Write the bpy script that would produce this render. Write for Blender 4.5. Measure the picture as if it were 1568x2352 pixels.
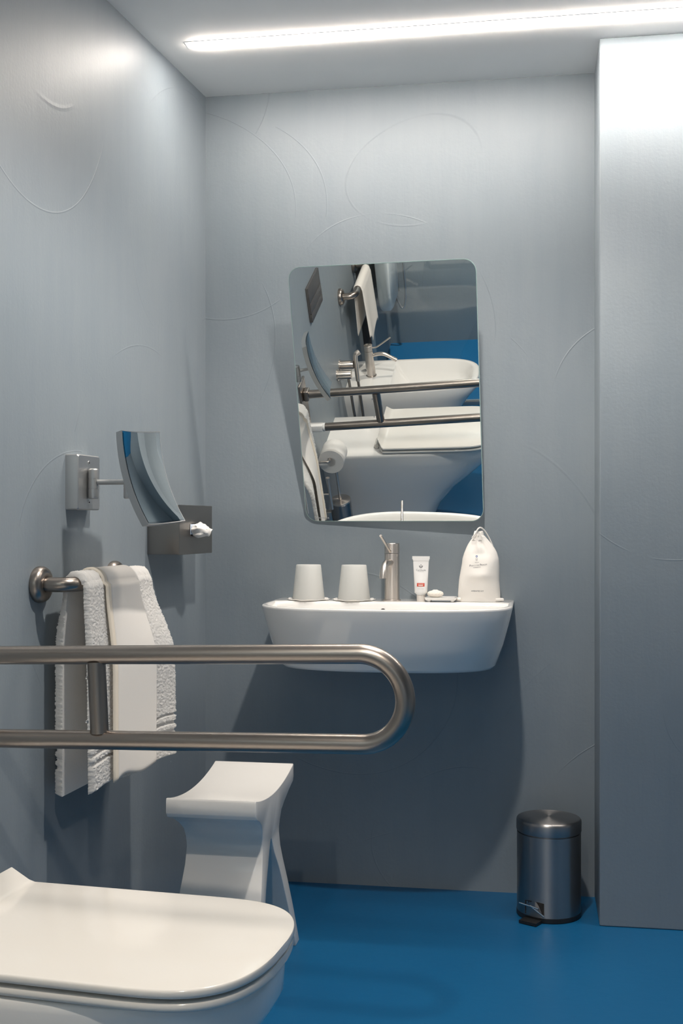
import bpy, bmesh, math, random
from math import sin, cos, pi, radians, sqrt, atan2, hypot
from mathutils import Vector, Matrix, noise as mnoise

# ------------------------------------------------------------------ clear
for o in list(bpy.data.objects): bpy.data.objects.remove(o, do_unlink=True)
scene = bpy.context.scene
COL = scene.collection
random.seed(7)

# ------------------------------------------------------------------ camera
FPX, YAW, HORIZON, CAMZ = 2650.0, radians(9.3), 1200.0, 1.008
cam = bpy.data.cameras.new('camera'); camo = bpy.data.objects.new('camera', cam); COL.objects.link(camo)
cam.sensor_fit = 'HORIZONTAL'; cam.sensor_width = 36.0; cam.lens = 36.0*FPX/1568.0
cam.shift_y = (HORIZON-1176.0)/1568.0
cam.clip_start = 0.02
camo.location = (0, 0, CAMZ); camo.rotation_euler = (pi/2, 0, YAW)
scene.camera = camo

# ------------------------------------------------------------------ world, exposure
w = bpy.data.worlds.new('world'); scene.world = w; w.use_nodes = True
w.node_tree.nodes['Background'].inputs[0].default_value = (0.5, 0.55, 0.6, 1)
w.node_tree.nodes['Background'].inputs[1].default_value = 0.02
vs = scene.view_settings
vs.view_transform = 'Standard'; vs.look = 'None'; vs.exposure = 0.12; vs.gamma = 1.0
vs.use_curve_mapping = False
STRIP_POWER = 88.0        # emission of the ceiling LED strip
SPOT_A, SPOT_B, SPOT_C = 60.0, 51.0, 160.0    # recessed downlights (W)

# ------------------------------------------------------------------ room frame
D = 3.1734                       # back wall at Y = D
CEIL = 2.217
SP = radians(5.14)               # the left wall is splayed
L0 = Vector((-0.911, D, 0)); T = Vector((-sin(SP), -cos(SP), 0)); N = Vector((cos(SP), -sin(SP), 0))
def lw(t, n, z): return L0 + T*t + N*n + Vector((0, 0, z))

# ------------------------------------------------------------------ materials
MATS = {}
def nodes(m): return m.node_tree.nodes, m.node_tree.links
def mat(name, col, rough=0.5, metal=0.0, spec=0.5, coat=0.0, bump=None, aniso=0.0, **kw):
    m = bpy.data.materials.new(name); m.use_nodes = True
    ns, ls = nodes(m); b = ns['Principled BSDF']
    b.inputs['Base Color'].default_value = (*col, 1); b.inputs['Roughness'].default_value = rough
    b.inputs['Metallic'].default_value = metal; b.inputs['Specular IOR Level'].default_value = spec
    b.inputs['Coat Weight'].default_value = coat; b.inputs['Coat Roughness'].default_value = 0.05
    b.inputs['Anisotropic'].default_value = aniso
    for k, v in kw.items(): b.inputs[k].default_value = v
    if bump:
        sc, st, dist = bump
        tc = ns.new('ShaderNodeTexCoord'); nz = ns.new('ShaderNodeTexNoise'); nz.inputs['Scale'].default_value = sc
        nz.inputs['Detail'].default_value = 4
        bp = ns.new('ShaderNodeBump'); bp.inputs['Strength'].default_value = st; bp.inputs['Distance'].default_value = dist
        ls.new(tc.outputs['Object'], nz.inputs['Vector']); ls.new(nz.outputs['Fac'], bp.inputs['Height'])
        ls.new(bp.outputs['Normal'], b.inputs['Normal'])
    MATS[name] = m; return m

def plaster(name, col, col2, rough):
    m = bpy.data.materials.new(name); m.use_nodes = True
    ns, ls = nodes(m); b = ns['Principled BSDF']
    b.inputs['Roughness'].default_value = rough; b.inputs['Specular IOR Level'].default_value = 0.6
    tc = ns.new('ShaderNodeTexCoord')
    def mp(scale):
        n = ns.new('ShaderNodeMapping'); n.inputs['Scale'].default_value = scale
        ls.new(tc.outputs['Object'], n.inputs['Vector']); return n.outputs['Vector']
    def noise(vec, s, det=4, rgh=0.5):
        n = ns.new('ShaderNodeTexNoise'); n.inputs['Scale'].default_value = s
        n.inputs['Detail'].default_value = det; n.inputs['Roughness'].default_value = rgh
        ls.new(vec, n.inputs['Vector']); return n
    def math_(op, a, b2=None, c=None):
        n = ns.new('ShaderNodeMath'); n.operation = op
        for i, v in enumerate((a, b2, c)):
            if v is None: continue
            if isinstance(v, (int, float)): n.inputs[i].default_value = v
            else: ls.new(v, n.inputs[i])
        return n.outputs[0]
    # mottled pigment
    n1 = noise(mp((1, 1, 1)), 2.2, 5, 0.6)
    n2 = noise(mp((9, 9, 0.9)), 3.0, 4, 0.6)
    f = math_('ADD', math_('MULTIPLY', n1.outputs['Fac'], 0.65), math_('MULTIPLY', n2.outputs['Fac'], 0.35))
    rp = ns.new('ShaderNodeValToRGB'); rp.color_ramp.elements[0].position = 0.34; rp.color_ramp.elements[1].position = 0.66
    rp.color_ramp.elements[0].color = (*col, 1); rp.color_ramp.elements[1].color = (*col2, 1)
    ls.new(f, rp.inputs['Fac'])
    # trowel arcs: thin pieces of rings around random centres
    def arcs(scale, off):
        v = mp((scale, scale, scale)); 
        wz = noise(mp((1, 1, 1)), 0.9, 0.5)
        ad = ns.new('ShaderNodeVectorMath'); ad.operation = 'MULTIPLY_ADD'
        ls.new(wz.outputs['Color'], ad.inputs[0]); ad.inputs[1].default_value = (0.5, 0.5, 0.5)
        sh = ns.new('ShaderNodeVectorMath'); sh.operation = 'ADD'; ls.new(v, sh.inputs[0]); sh.inputs[1].default_value = off
        ls.new(sh.outputs[0], ad.inputs[2])
        vo = ns.new('ShaderNodeTexVoronoi'); vo.inputs['Scale'].default_value = 1.0; ls.new(ad.outputs[0], vo.inputs['Vector'])
        sx = ns.new('ShaderNodeSeparateColor'); ls.new(vo.outputs['Color'], sx.inputs[0])
        r = math_('MULTIPLY_ADD', sx.outputs[0], 0.35, 0.28)
        d = math_('ABSOLUTE', math_('SUBTRACT', vo.outputs['Distance'], r))
        mr = ns.new('ShaderNodeMapRange'); mr.inputs['From Min'].default_value = 0.0; mr.inputs['From Max'].default_value = 0.0022*scale
        mr.inputs['To Min'].default_value = 1.0; mr.inputs['To Max'].default_value = 0.0; ls.new(d, mr.inputs['Value'])
        mk = noise(mp((1, 1, 1)), 2.7, 2)
        m2 = ns.new('ShaderNodeMapRange'); m2.inputs['From Min'].default_value = 0.47; m2.inputs['From Max'].default_value = 0.56; ls.new(mk.outputs['Fac'], m2.inputs['Value'])
        return math_('MULTIPLY', mr.outputs[0], m2.outputs[0])
    a = math_('ADD', arcs(1.15, (0.3, 1.7, 0.9)), arcs(1.7, (4.1, 0.2, 7.3)))
    fine = noise(mp((1, 1, 1)), 130, 3)
    brush = noise(mp((40, 40, 4)), 4.0, 4)
    big = noise(mp((1, 1, 0.6)), 7, 3)
    h = math_('ADD', math_('MULTIPLY', fine.outputs['Fac'], 0.22), math_('MULTIPLY', brush.outputs['Fac'], 0.13))
    h = math_('ADD', h, math_('MULTIPLY', big.outputs['Fac'], 1.1))
    h = math_('ADD', h, math_('MULTIPLY', a, 0.38))
    bp = ns.new('ShaderNodeBump'); bp.inputs['Strength'].default_value = 0.35; bp.inputs['Distance'].default_value = 0.004
    ls.new(h, bp.inputs['Height']); ls.new(bp.outputs['Normal'], b.inputs['Normal'])
    dk = ns.new('ShaderNodeMix'); dk.data_type = 'RGBA'; dk.blend_type = 'MULTIPLY'
    ls.new(math_('MULTIPLY', a, 0.16), dk.inputs['Factor']); ls.new(rp.outputs['Color'], dk.inputs['A'])
    dk.inputs['B'].default_value = (0.45, 0.48, 0.5, 1)
    ls.new(dk.outputs['Result'], b.inputs['Base Color'])
    MATS[name] = m; return m

ANROT = 0.25
def brushed(name, col, rough, scale, aniso=0.0):
    m = mat(name, col, rough, 1.0)
    ns, ls = nodes(m); b = ns['Principled BSDF']
    tc = ns.new('ShaderNodeTexCoord'); mpn = ns.new('ShaderNodeMapping'); mpn.inputs['Scale'].default_value = scale
    nz = ns.new('ShaderNodeTexNoise'); nz.inputs['Scale'].default_value = 1.0; nz.inputs['Detail'].default_value = 3
    ls.new(tc.outputs['Object'], mpn.inputs['Vector']); ls.new(mpn.outputs[0], nz.inputs['Vector'])
    mr = ns.new('ShaderNodeMapRange'); mr.inputs['To Min'].default_value = rough-0.015; mr.inputs['To Max'].default_value = rough+0.015
    ls.new(nz.outputs['Fac'], mr.inputs['Value']); ls.new(mr.outputs[0], b.inputs['Roughness'])
    b.inputs['Anisotropic'].default_value = aniso; b.inputs['Anisotropic Rotation'].default_value = ANROT
    return m

def emis(name, col, strength):
    m = bpy.data.materials.new(name); m.use_nodes = True
    ns, ls = nodes(m); b = ns['Principled BSDF']
    b.inputs['Base Color'].default_value = (0.8, 0.8, 0.8, 1)
    b.inputs['Emission Color'].default_value = (*col, 1); b.inputs['Emission Strength'].default_value = strength
    MATS[name] = m; return m

WALLM = plaster('blue_grey_plaster', (0.220, 0.261, 0.295), (0.252, 0.289, 0.318), 0.48)
CEILM = mat('ceiling_paint', (0.94, 0.92, 0.90), 0.7, bump=(60, 0.05, 0.002))
FLOORM = mat('blue_resin', (0.012, 0.155, 0.33), 0.38, spec=0.32, bump=(35, 0.12, 0.002))
_ns, _ls = nodes(FLOORM)
_tc = _ns.new('ShaderNodeTexCoord'); _nz = _ns.new('ShaderNodeTexNoise'); _nz.inputs['Scale'].default_value = 3.0; _nz.inputs['Detail'].default_value = 6
_rp = _ns.new('ShaderNodeValToRGB'); _rp.color_ramp.elements[0].color = (0.005, 0.092, 0.225, 1); _rp.color_ramp.elements[1].color = (0.007, 0.112, 0.258, 1)
_ls.new(_tc.outputs['Object'], _nz.inputs['Vector']); _ls.new(_nz.outputs['Fac'], _rp.inputs['Fac']); _ls.new(_rp.outputs['Color'], _ns['Principled BSDF'].inputs['Base Color'])
CERAM = mat('white_ceramic', (0.86, 0.845, 0.82), 0.08, spec=0.5, coat=0.3)
LIDM = mat('white_lid_plastic', (0.80, 0.77, 0.72), 0.13, spec=0.5)
STOOLM = mat('white_stool_plastic', (0.78, 0.76, 0.73), 0.22, spec=0.5)
STEEL = brushed('brushed_steel', (0.36, 0.318, 0.285), 0.31, (900, 900, 900), 0.0)
STEELV = brushed('brushed_steel_tap', (0.72, 0.66, 0.61), 0.32, (60, 60, 900), 0.8)
BINM = brushed('brushed_bin_steel', (0.36, 0.345, 0.34), 0.34, (60, 60, 900), 0.8)
SATIN = mat('satin_chrome', (0.55, 0.55, 0.545), 0.46, 1.0)
TISSM = brushed('brushed_box_steel', (0.30, 0.285, 0.27), 0.36, (8, 8, 500))
CHROME = mat('polished_chrome', (0.82, 0.82, 0.82), 0.05, 1.0)
SILVER = mat('mirror_silver', (0.86, 0.89, 0.885), 0.0, 1.0)
GREENGL = mat('glass_edge', (0.42, 0.56, 0.54), 0.12, 0.0, spec=0.6)
DARKM = mat('dark_anodised', (0.05, 0.05, 0.055), 0.4)
FLUSHM = mat('dark_grey_plate', (0.075, 0.072, 0.072), 0.35, spec=0.4)
BLACK = mat('black_plastic', (0.012, 0.012, 0.013), 0.45)
HOLE = mat('dark_hole', (0.02, 0.015, 0.012), 0.6)
WHITEP = mat('white_plastic', (0.78, 0.78, 0.77), 0.35)
PAPER = mat('white_paper', (0.80, 0.78, 0.75), 0.85, bump=(300, 0.2, 0.001))
STICK = mat('tissue_sticker', (0.60, 0.68, 0.80), 0.6)
def translucent(m, col, fac):
    ns, ls = nodes(m); t = ns.new('ShaderNodeBsdfTranslucent'); t.inputs['Color'].default_value = (*col, 1)
    x = ns.new('ShaderNodeMixShader'); x.inputs[0].default_value = fac
    ls.new(ns['Principled BSDF'].outputs[0], x.inputs[1]); ls.new(t.outputs[0], x.inputs[2]); ls.new(x.outputs[0], ns['Material Output'].inputs['Surface'])
TERRY = mat('terry_cotton', (0.90, 0.885, 0.86), 0.95, spec=0.1, bump=(600, 0.6, 0.002))
LINEN = mat('smooth_cotton', (0.90, 0.865, 0.82), 0.9, spec=0.1, bump=(900, 0.25, 0.0006))
translucent(TERRY, (0.92, 0.90, 0.88), 0.34); translucent(LINEN, (0.9, 0.87, 0.83), 0.18)
HEM = mat('cream_hem', (0.79, 0.71, 0.60), 0.9, spec=0.1, bump=(900, 0.25, 0.0006))
BAGM = mat('cotton_bag', (0.88, 0.845, 0.80), 0.92, spec=0.1, bump=(1200, 0.3, 0.0005))
TUBEM = mat('tube_plastic', (0.79, 0.785, 0.78), 0.3)
CREAMC = mat('cream_cap', (0.80, 0.75, 0.70), 0.35)
RED = mat('red_label', (0.58, 0.07, 0.04), 0.5)
INK = mat('dark_ink', (0.06, 0.07, 0.10), 0.7)
INKG = mat('grey_ink', (0.20, 0.20, 0.21), 0.7)
INKL = mat('light_grey_ink', (0.48, 0.47, 0.47), 0.7)
INKB = mat('blue_ink', (0.05, 0.10, 0.28), 0.7)
PALER = mat('pale_label_print', (0.75, 0.55, 0.50), 0.7)
SOAPM = mat('pleated_paper', (0.80, 0.75, 0.68), 0.8)
SEATG = mat('grey_shower_seat', (0.80, 0.80, 0.79), 0.3)
STRIPM = emis('led_diffuser', (1.0, 0.905, 0.81), STRIP_POWER)
LENSM = emis('downlight_lens', (1.0, 0.88, 0.72), 25.0)
# frosted tumbler plastic
FROST = bpy.data.materials.new('frosted_plastic'); FROST.use_nodes = True
_n, _l = nodes(FROST)
_b = _n['Principled BSDF']; _b.inputs['Base Color'].default_value = (0.84, 0.84, 0.82, 1); _b.inputs['Roughness'].default_value = 0.45
_t = _n.new('ShaderNodeBsdfTranslucent'); _t.inputs['Color'].default_value = (0.86, 0.87, 0.86, 1)
_m = _n.new('ShaderNodeMixShader'); _m.inputs[0].default_value = 0.5
_l.new(_b.outputs[0], _m.inputs[1]); _l.new(_t.outputs[0], _m.inputs[2]); _l.new(_m.outputs[0], _n['Material Output'].inputs['Surface'])
# clear shower glass
GLASS = bpy.data.materials.new('clear_glass'); GLASS.use_nodes = True
_n, _l = nodes(GLASS)
_g = _n.new('ShaderNodeBsdfGlossy'); _g.inputs['Roughness'].default_value = 0.0; _g.inputs['Color'].default_value = (1, 1, 1, 1)
_t = _n.new('ShaderNodeBsdfTransparent'); _t.inputs['Color'].default_value = (0.96, 0.98, 0.975, 1)
_f = _n.new('ShaderNodeFresnel'); _f.inputs['IOR'].default_value = 1.6
_m = _n.new('ShaderNodeMixShader'); _l.new(_f.outputs[0], _m.inputs[0]); _l.new(_t.outputs[0], _m.inputs[1]); _l.new(_g.outputs[0], _m.inputs[2])
_l.new(_m.outputs[0], _n['Material Output'].inputs['Surface'])

# ------------------------------------------------------------------ mesh helpers
def link(name, me, m, parent=None, smooth=True, angle=40, loc=None, rot=None):
    o = bpy.data.objects.new(name, me); COL.objects.link(o)
    if m: me.materials.append(m)
    if smooth:
        for p in me.polygons: p.use_smooth = True
        me.set_sharp_from_angle(angle=radians(angle))
    if parent is not None: o.parent = parent
    if loc is not None: o.location = loc
    if rot is not None: o.rotation_euler = rot
    return o
def pydata(name, v, f, m, parent=None, **kw):
    me = bpy.data.meshes.new(name); me.from_pydata([tuple(p) for p in v], [], f); me.update()
    bm = bmesh.new(); bm.from_mesh(me); bmesh.ops.recalc_face_normals(bm, faces=bm.faces); bm.to_mesh(me); bm.free()
    return link(name, me, m, parent, **kw)
def box(name, x0, x1, y0, y1, z0, z1, m, parent=None, bev=0.0, seg=3, **kw):
    bm = bmesh.new(); bmesh.ops.create_cube(bm, size=1)
    for v in bm.verts: v.co = Vector((x0+(v.co.x+.5)*(x1-x0), y0+(v.co.y+.5)*(y1-y0), z0+(v.co.z+.5)*(z1-z0)))
    if bev: bmesh.ops.bevel(bm, geom=list(bm.edges), offset=bev, segments=seg, profile=0.5, affect='EDGES')
    me = bpy.data.meshes.new(name); bm.to_mesh(me); bm.free()
    return link(name, me, m, parent, **kw)
def loft_data(rings, cap0=True, cap1=True):
    n = len(rings[0]); v = [p for r in rings for p in r]; f = []
    for i in range(len(rings)-1):
        for j in range(n):
            k = (j+1) % n; f.append((i*n+j, i*n+k, (i+1)*n+k, (i+1)*n+j))
    if cap0: f.append(tuple(range(n-1, -1, -1)))
    if cap1: f.append(tuple(range((len(rings)-1)*n, len(rings)*n)))
    return v, f
def loft(name, rings, m, parent=None, cap0=True, cap1=True, **kw):
    v, f = loft_data(rings, cap0, cap1); return pydata(name, v, f, m, parent, **kw)
def lathe(name, prof, m, parent=None, seg=40, loc=None, rot=None, angle=35):
    rings = [[(r*cos(2*pi*j/seg), r*sin(2*pi*j/seg), z) for j in range(seg)] for r, z in prof]
    return loft(name, rings, m, parent, loc=loc, rot=rot, angle=angle)
def sweep_data(path, r, seg=16):
    P = [Vector(p) for p in path]; R = r if isinstance(r, (list, tuple)) else [r]*len(P)
    tang = []
    for i in range(len(P)):
        a = P[max(i-1, 0)]; b = P[min(i+1, len(P)-1)]; tang.append((b-a).normalized())
    up = Vector((0, 0, 1)) if abs(tang[0].z) < .9 else Vector((1, 0, 0))
    u = tang[0].cross(up).normalized(); rings = []
    for i, p in enumerate(P):
        u = (u - tang[i]*u.dot(tang[i])).normalized(); v = tang[i].cross(u)
        rings.append([p+(u*cos(2*pi*j/seg)+v*sin(2*pi*j/seg))*R[i] for j in range(seg)])
    return rings
def tube(name, path, r, m, parent=None, seg=16, **kw): return loft(name, sweep_data(path, r, seg), m, parent, **kw)
def arc(c, r, a0, a1, n, ax=0, bx=2):
    out = []
    for i in range(n+1):
        a = a0+(a1-a0)*i/n; p = [0, 0, 0]; p[0], p[1], p[2] = c
        p[ax] += r*cos(a); p[bx] += r*sin(a); out.append(tuple(p))
    return out
def catmull(pts, n=8):
    P = [Vector(p) for p in pts]; P = [P[0]*2-P[1]]+P+[P[-1]*2-P[-2]]; out = []
    for i in range(1, len(P)-2):
        for k in range(n):
            t = k/n; a, b, c, d = P[i-1], P[i], P[i+1], P[i+2]
            out.append(0.5*((2*b)+(c-a)*t+(2*a-5*b+4*c-d)*t*t+(3*b-a-3*c+d)*t**3))
    out.append(P[-2]); return out
def prism(name, poly, y0, y1, m, parent=None, **kw):
    """polygon in local x,z extruded along local y"""
    v = [(x, y0, z) for x, z in poly]+[(x, y1, z) for x, z in poly]; n = len(poly)
    f = [tuple(range(n)), tuple(range(2*n-1, n-1, -1))]+[(i, (i+1) % n, n+(i+1) % n, n+i) for i in range(n)]
    return pydata(name, v, f, m, parent, **kw)
def rrect(hx, hy, r, n=6, cx=0, cy=0):
    out = []
    for sx, sy, a in ((1, 1, 0), (-1, 1, pi/2), (-1, -1, pi), (1, -1, 3*pi/2)):
        for i in range(n+1):
            b = a+pi/2*i/n; out.append((cx+sx*(hx-r)+r*cos(b), cy+sy*(hy-r)+r*sin(b)))
    return out
def thing(name, label, cat, loc=(0, 0, 0), rz=0.0, group=None, rot=None):
    o = bpy.data.objects.new(name, None); COL.objects.link(o); o.empty_display_size = 0.05
    o.location = loc; o.rotation_euler = rot if rot else (0, 0, rz)
    o['label'] = label; o['category'] = cat
    if group: o['group'] = group
    return o
def tag(o, label, cat, group=None):
    o['label'] = label; o['category'] = cat
    if group: o['group'] = group
    return o
def wallthing(name, label, cat, t, z=0.0, group=None):     # local x = out of the left wall, local y = towards the back wall
    p = lw(t, 0, z); return thing(name, label, cat, p, -SP, group)
def copy_tree(o, parent=None):
    c = o.copy(); COL.objects.link(c); c.parent = parent
    for ch in [x for x in bpy.data.objects if x.parent == o]: copy_tree(ch, c)
    return c
def text_mesh(body, size, spacing=1.0):
    cu = bpy.data.curves.new('print', 'FONT'); cu.body = body; cu.size = size; cu.align_x = 'CENTER'; cu.align_y = 'CENTER'
    cu.space_character = spacing; cu.resolution_u = 2
    o = bpy.data.objects.new('print_source', cu); COL.objects.link(o)
    dg = bpy.context.evaluated_depsgraph_get(); dg.update()
    me = bpy.data.meshes.new_from_object(o.evaluated_get(dg)); bpy.data.objects.remove(o, do_unlink=True)
    return me
def text(name, body, size, fn, m, parent, spacing=1.0, sx=1.0, sy=1.0):
    me = text_mesh(body, size, spacing); me.materials.clear()
    for v in me.vertices: v.co = Vector(fn(v.co.x*sx, v.co.y*sy))
    return link(name, me, m, parent, smooth=False)
def flat(name, polys, fn, m, parent):
    v = []; f = []
    for poly in polys:
        b = len(v); v += [fn(x, y) for x, y in poly]; f.append(tuple(range(b, b+len(poly))))
    me = bpy.data.meshes.new(name); me.from_pydata(v, [], f); me.update()
    return link(name, me, m, parent, smooth=False)
def struct(o): o['kind'] = 'structure'; return o
def smooth01(x): x = min(max(x, 0.0), 1.0); return x*x*(3-2*x)

# ================================================================== THE ROOM
struct(box('floor', -1.75, 1.75, -0.9, 3.4, -0.1, 0.0, FLOORM, smooth=False))
struct(box('ceiling', -1.75, 1.75, -0.9, 3.4, CEIL, CEIL+0.1, CEILM, smooth=False))
struct(box('wall_back', -1.2, 0.17, D, D+0.12, 0.0, CEIL, WALLM, smooth=False))
struct(box('wall_pier', 0.17, 1.72, 2.947, D+0.12, 0.0, CEIL, WALLM, bev=0.004, smooth=True))
def left_slab(name, t0, t1, n0, n1):
    pts = [lw(t0, n0, 0), lw(t1, n0, 0), lw(t1, n1, 0), lw(t0, n1, 0)]
    v = [tuple(p) for p in pts]+[(p.x, p.y, CEIL) for p in pts]
    return pydata(name, v, [(0, 1, 2, 3), (4, 5, 6, 7), (0, 1, 5, 4), (1, 2, 6, 5), (2, 3, 7, 6), (3, 0, 4, 7)], WALLM, smooth=False)
struct(left_slab('wall_left', -0.02, 3.6, -0.12, 0.0))
struct(left_slab('wall_rear', 3.46, 3.58, 0.0, 2.9))
struct(box('wall_right', 1.6, 1.72, -0.6, 2.947, 0.0, CEIL, WALLM, smooth=False))

# ------------------------------------------------------------------ ceiling LED strip
st = thing('ceiling_light_strip', 'long thin white LED strip glowing along the ceiling above the basin', 'light strip', (0, 2.822, CEIL))
box('profile', -0.86, 1.24, -0.021, 0.021, -0.0012, 0.0, WHITEP, st, smooth=False)
rr = []
for z, ins in ((-0.0012, 0.0), (-0.0042, 0.0), (-0.0060, 0.0020)):
    hw = 0.0165-ins; x0 = -0.852+ins
    ring = [(1.238, -hw, z), (1.238, hw, z)]+[(x0+hw*1.2-hw*1.2*sin(pi*i/10), hw*cos(pi*i/10), z) for i in range(11)]
    rr.append(ring)
loft('diffuser', rr, STRIPM, st)

# ------------------------------------------------------------------ recessed downlights
def downlight(label, x, y, power, col, ang=128):
    d = thing('recessed_downlight', label, 'ceiling light', (x, y, CEIL), group='recessed ceiling downlights')
    lathe('trim_ring', [(0.032, -0.002), (0.034, -0.004), (0.045, -0.004), (0.047, 0.0), (0.032, 0.0)], WHITEP, d)
    lathe('lens', [(0.0005, -0.0022), (0.0315, -0.0022), (0.0315, -0.0004), (0.0005, -0.0004)], LENSM, d)
    li = bpy.data.lights.new('spot', 'SPOT'); li.energy = power; li.color = col; li.spot_size = radians(ang); li.spot_blend = 0.5
    li.shadow_soft_size = 0.028
    lo = bpy.data.objects.new('bulb', li); COL.objects.link(lo); lo.parent = d; lo.location = (0, 0, -0.02)
    return d
downlight('round recessed downlight in the ceiling before the basin', -0.15, 2.05, SPOT_A, (1.0, 0.93, 0.85), 140)
downlight('round recessed downlight in the ceiling by the shower screen', -0.25, 0.62, SPOT_B, (1.0, 0.89, 0.76), 114)
_p = lw(3.08, 0.5, 0)
downlight('round recessed downlight in the ceiling over the shower', _p.x, _p.y, SPOT_C, (1.0, 0.95, 0.88), 120)

# ================================================================== TILTED WALL MIRROR
TAU, PSI = radians(16.445), radians(-3.5)
mn = Vector((sin(PSI)*cos(TAU), -cos(PSI)*cos(TAU), -sin(TAU)))
mx = Vector((cos(PSI), sin(PSI), 0)); mx = (mx-mn*mx.dot(mn)).normalized(); my = mn.cross(mx); 
if my.z < 0: my = -my
MP = Vector((-0.37, D-0.02, 1.005))
mroot = thing('tilting_mirror', 'frameless rounded rectangular mirror tilted forward on the wall above the basin', 'mirror')
M4 = Matrix((( mx.x, my.x, mn.x, 0), (mx.y, my.y, mn.y, 0), (mx.z, my.z, mn.z, 0), (0, 0, 0, 1)))
base = MP + my*0.006 - mx*0.001
M4.translation = base; mroot.matrix_world = M4
MW, MH = 0.495, 0.696
oc = rrect(MW/2, MH/2, 0.034, 8, 0, MH/2)
loft('glass_body', [[(x, y, -0.006) for x, y in oc], [(x, y, -0.0007) for x, y in oc]], GREENGL, mroot, angle=30)
ic = rrect(MW/2-0.0018, MH/2-0.0018, 0.0325, 8, 0, MH/2)
flat('silvered_face', [ic], lambda x, y: (x, y, 0.0), SILVER, mroot)
hin = rrect(0.2, 0.28, 0.01, 3, 0, MH/2)
loft('backing_frame', [[(x, y, -0.016) for x, y in hin], [(x, y, -0.006) for x, y in hin]], SATIN, mroot)
text('etched_mark', 'KOH-I-NOOR', 0.0062, lambda x, y: (-0.2+x, 0.010+y, 0.0006), INKL, mroot)
# tilt stays from the back of the mirror to the wall
for sx in (-0.17, 0.17):
    a = Vector((sx, 0.60, -0.014)); aw = M4 @ a; bw = Vector((aw.x, D, aw.z-0.02))
    tube('tilt_stay', [a, M4.inverted() @ bw], 0.005, SATIN, mroot, seg=10)
    a2 = Vector((sx, 0.05, -0.012)); aw = M4 @ a2; bw = Vector((aw.x, D, aw.z))
    tube('pivot', [a2, M4.inverted() @ bw], 0.006, SATIN, mroot, seg=10)

# ================================================================== WASH BASIN
BX, RZ = -0.367, 0.797
ba = thing('wash_basin', 'white ceramic wall-hung wash basin with a curved front under the tilted mirror', 'basin', (BX, D, 0))
def bring(hw, yb, ys, yf, z, e=2.7, hwb=None):
    hwb = hw if hwb is None else hwb; p = []
    for i in range(8): p.append((-hwb+(hwb-hw)*i/8, yb+(ys-yb)*i/8, z))
    for i in range(61):
        a = pi+pi*i/60; c, s = cos(a), sin(a)
        p.append((hw*abs(c)**(2/e)*(1 if c > 0 else -1), ys-(ys-yf)*abs(s)**(2/e), z))
    for i in range(1, 9): p.append((hw+(hwb-hw)*i/8, ys+(yb-ys)*i/8, z))
    for i in range(1, 14): p.append((hwb-2*hwb*i/14, yb, z))
    return p
R = []
R.append(bring(0.255, -0.0, -0.17, -0.33, 0.636))
R.append(bring(0.274, -0.0, -0.178, -0.352, 0.638))
R.append(bring(0.281, -0.0, -0.18, -0.360, 0.646))
R.append(bring(0.300, -0.0, -0.19, -0.382, 0.700))
R.append(bring(0.3155, -0.0, -0.198, -0.402, 0.760))
R.append(bring(0.3225, -0.0, -0.20, -0.4105, 0.790))
R.append(bring(0.3228, -0.0, -0.20, -0.411, 0.7945))
R.append(bring(0.3205, -0.002, -0.20, -0.4085, RZ))
R.append(bring(0.312, -0.135, -0.20, -0.400, RZ))
R.append(bring(0.309, -0.140, -0.20, -0.397, RZ-0.0025))
R.append(bring(0.305, -0.142, -0.20, -0.392, RZ-0.012))
R.append(bring(0.285, -0.146, -0.20, -0.375, RZ-0.055))
R.append(bring(0.25, -0.155, -0.205, -0.35, RZ-0.085))
R.append(bring(0.16, -0.19, -0.22, -0.31, RZ-0.100))
R.append(bring(0.03, -0.235, -0.245, -0.265, RZ-0.104))
loft('bowl', R, CERAM, ba, angle=60)
lathe('drain_plug', [(0.0005, 0.004), (0.024, 0.004), (0.028, 0.0), (0.0005, 0.0)], CHROME, ba, loc=(0, -0.25, RZ-0.1035))
lathe('overflow_hole', [(0.0005, 0.001), (0.0068, 0.001), (0.0075, 0.0), (0.0005, 0.0)], HOLE, ba, seg=24, loc=(-0.018, -0.1432, RZ-0.024), rot=(radians(90), 0, 0))

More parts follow.
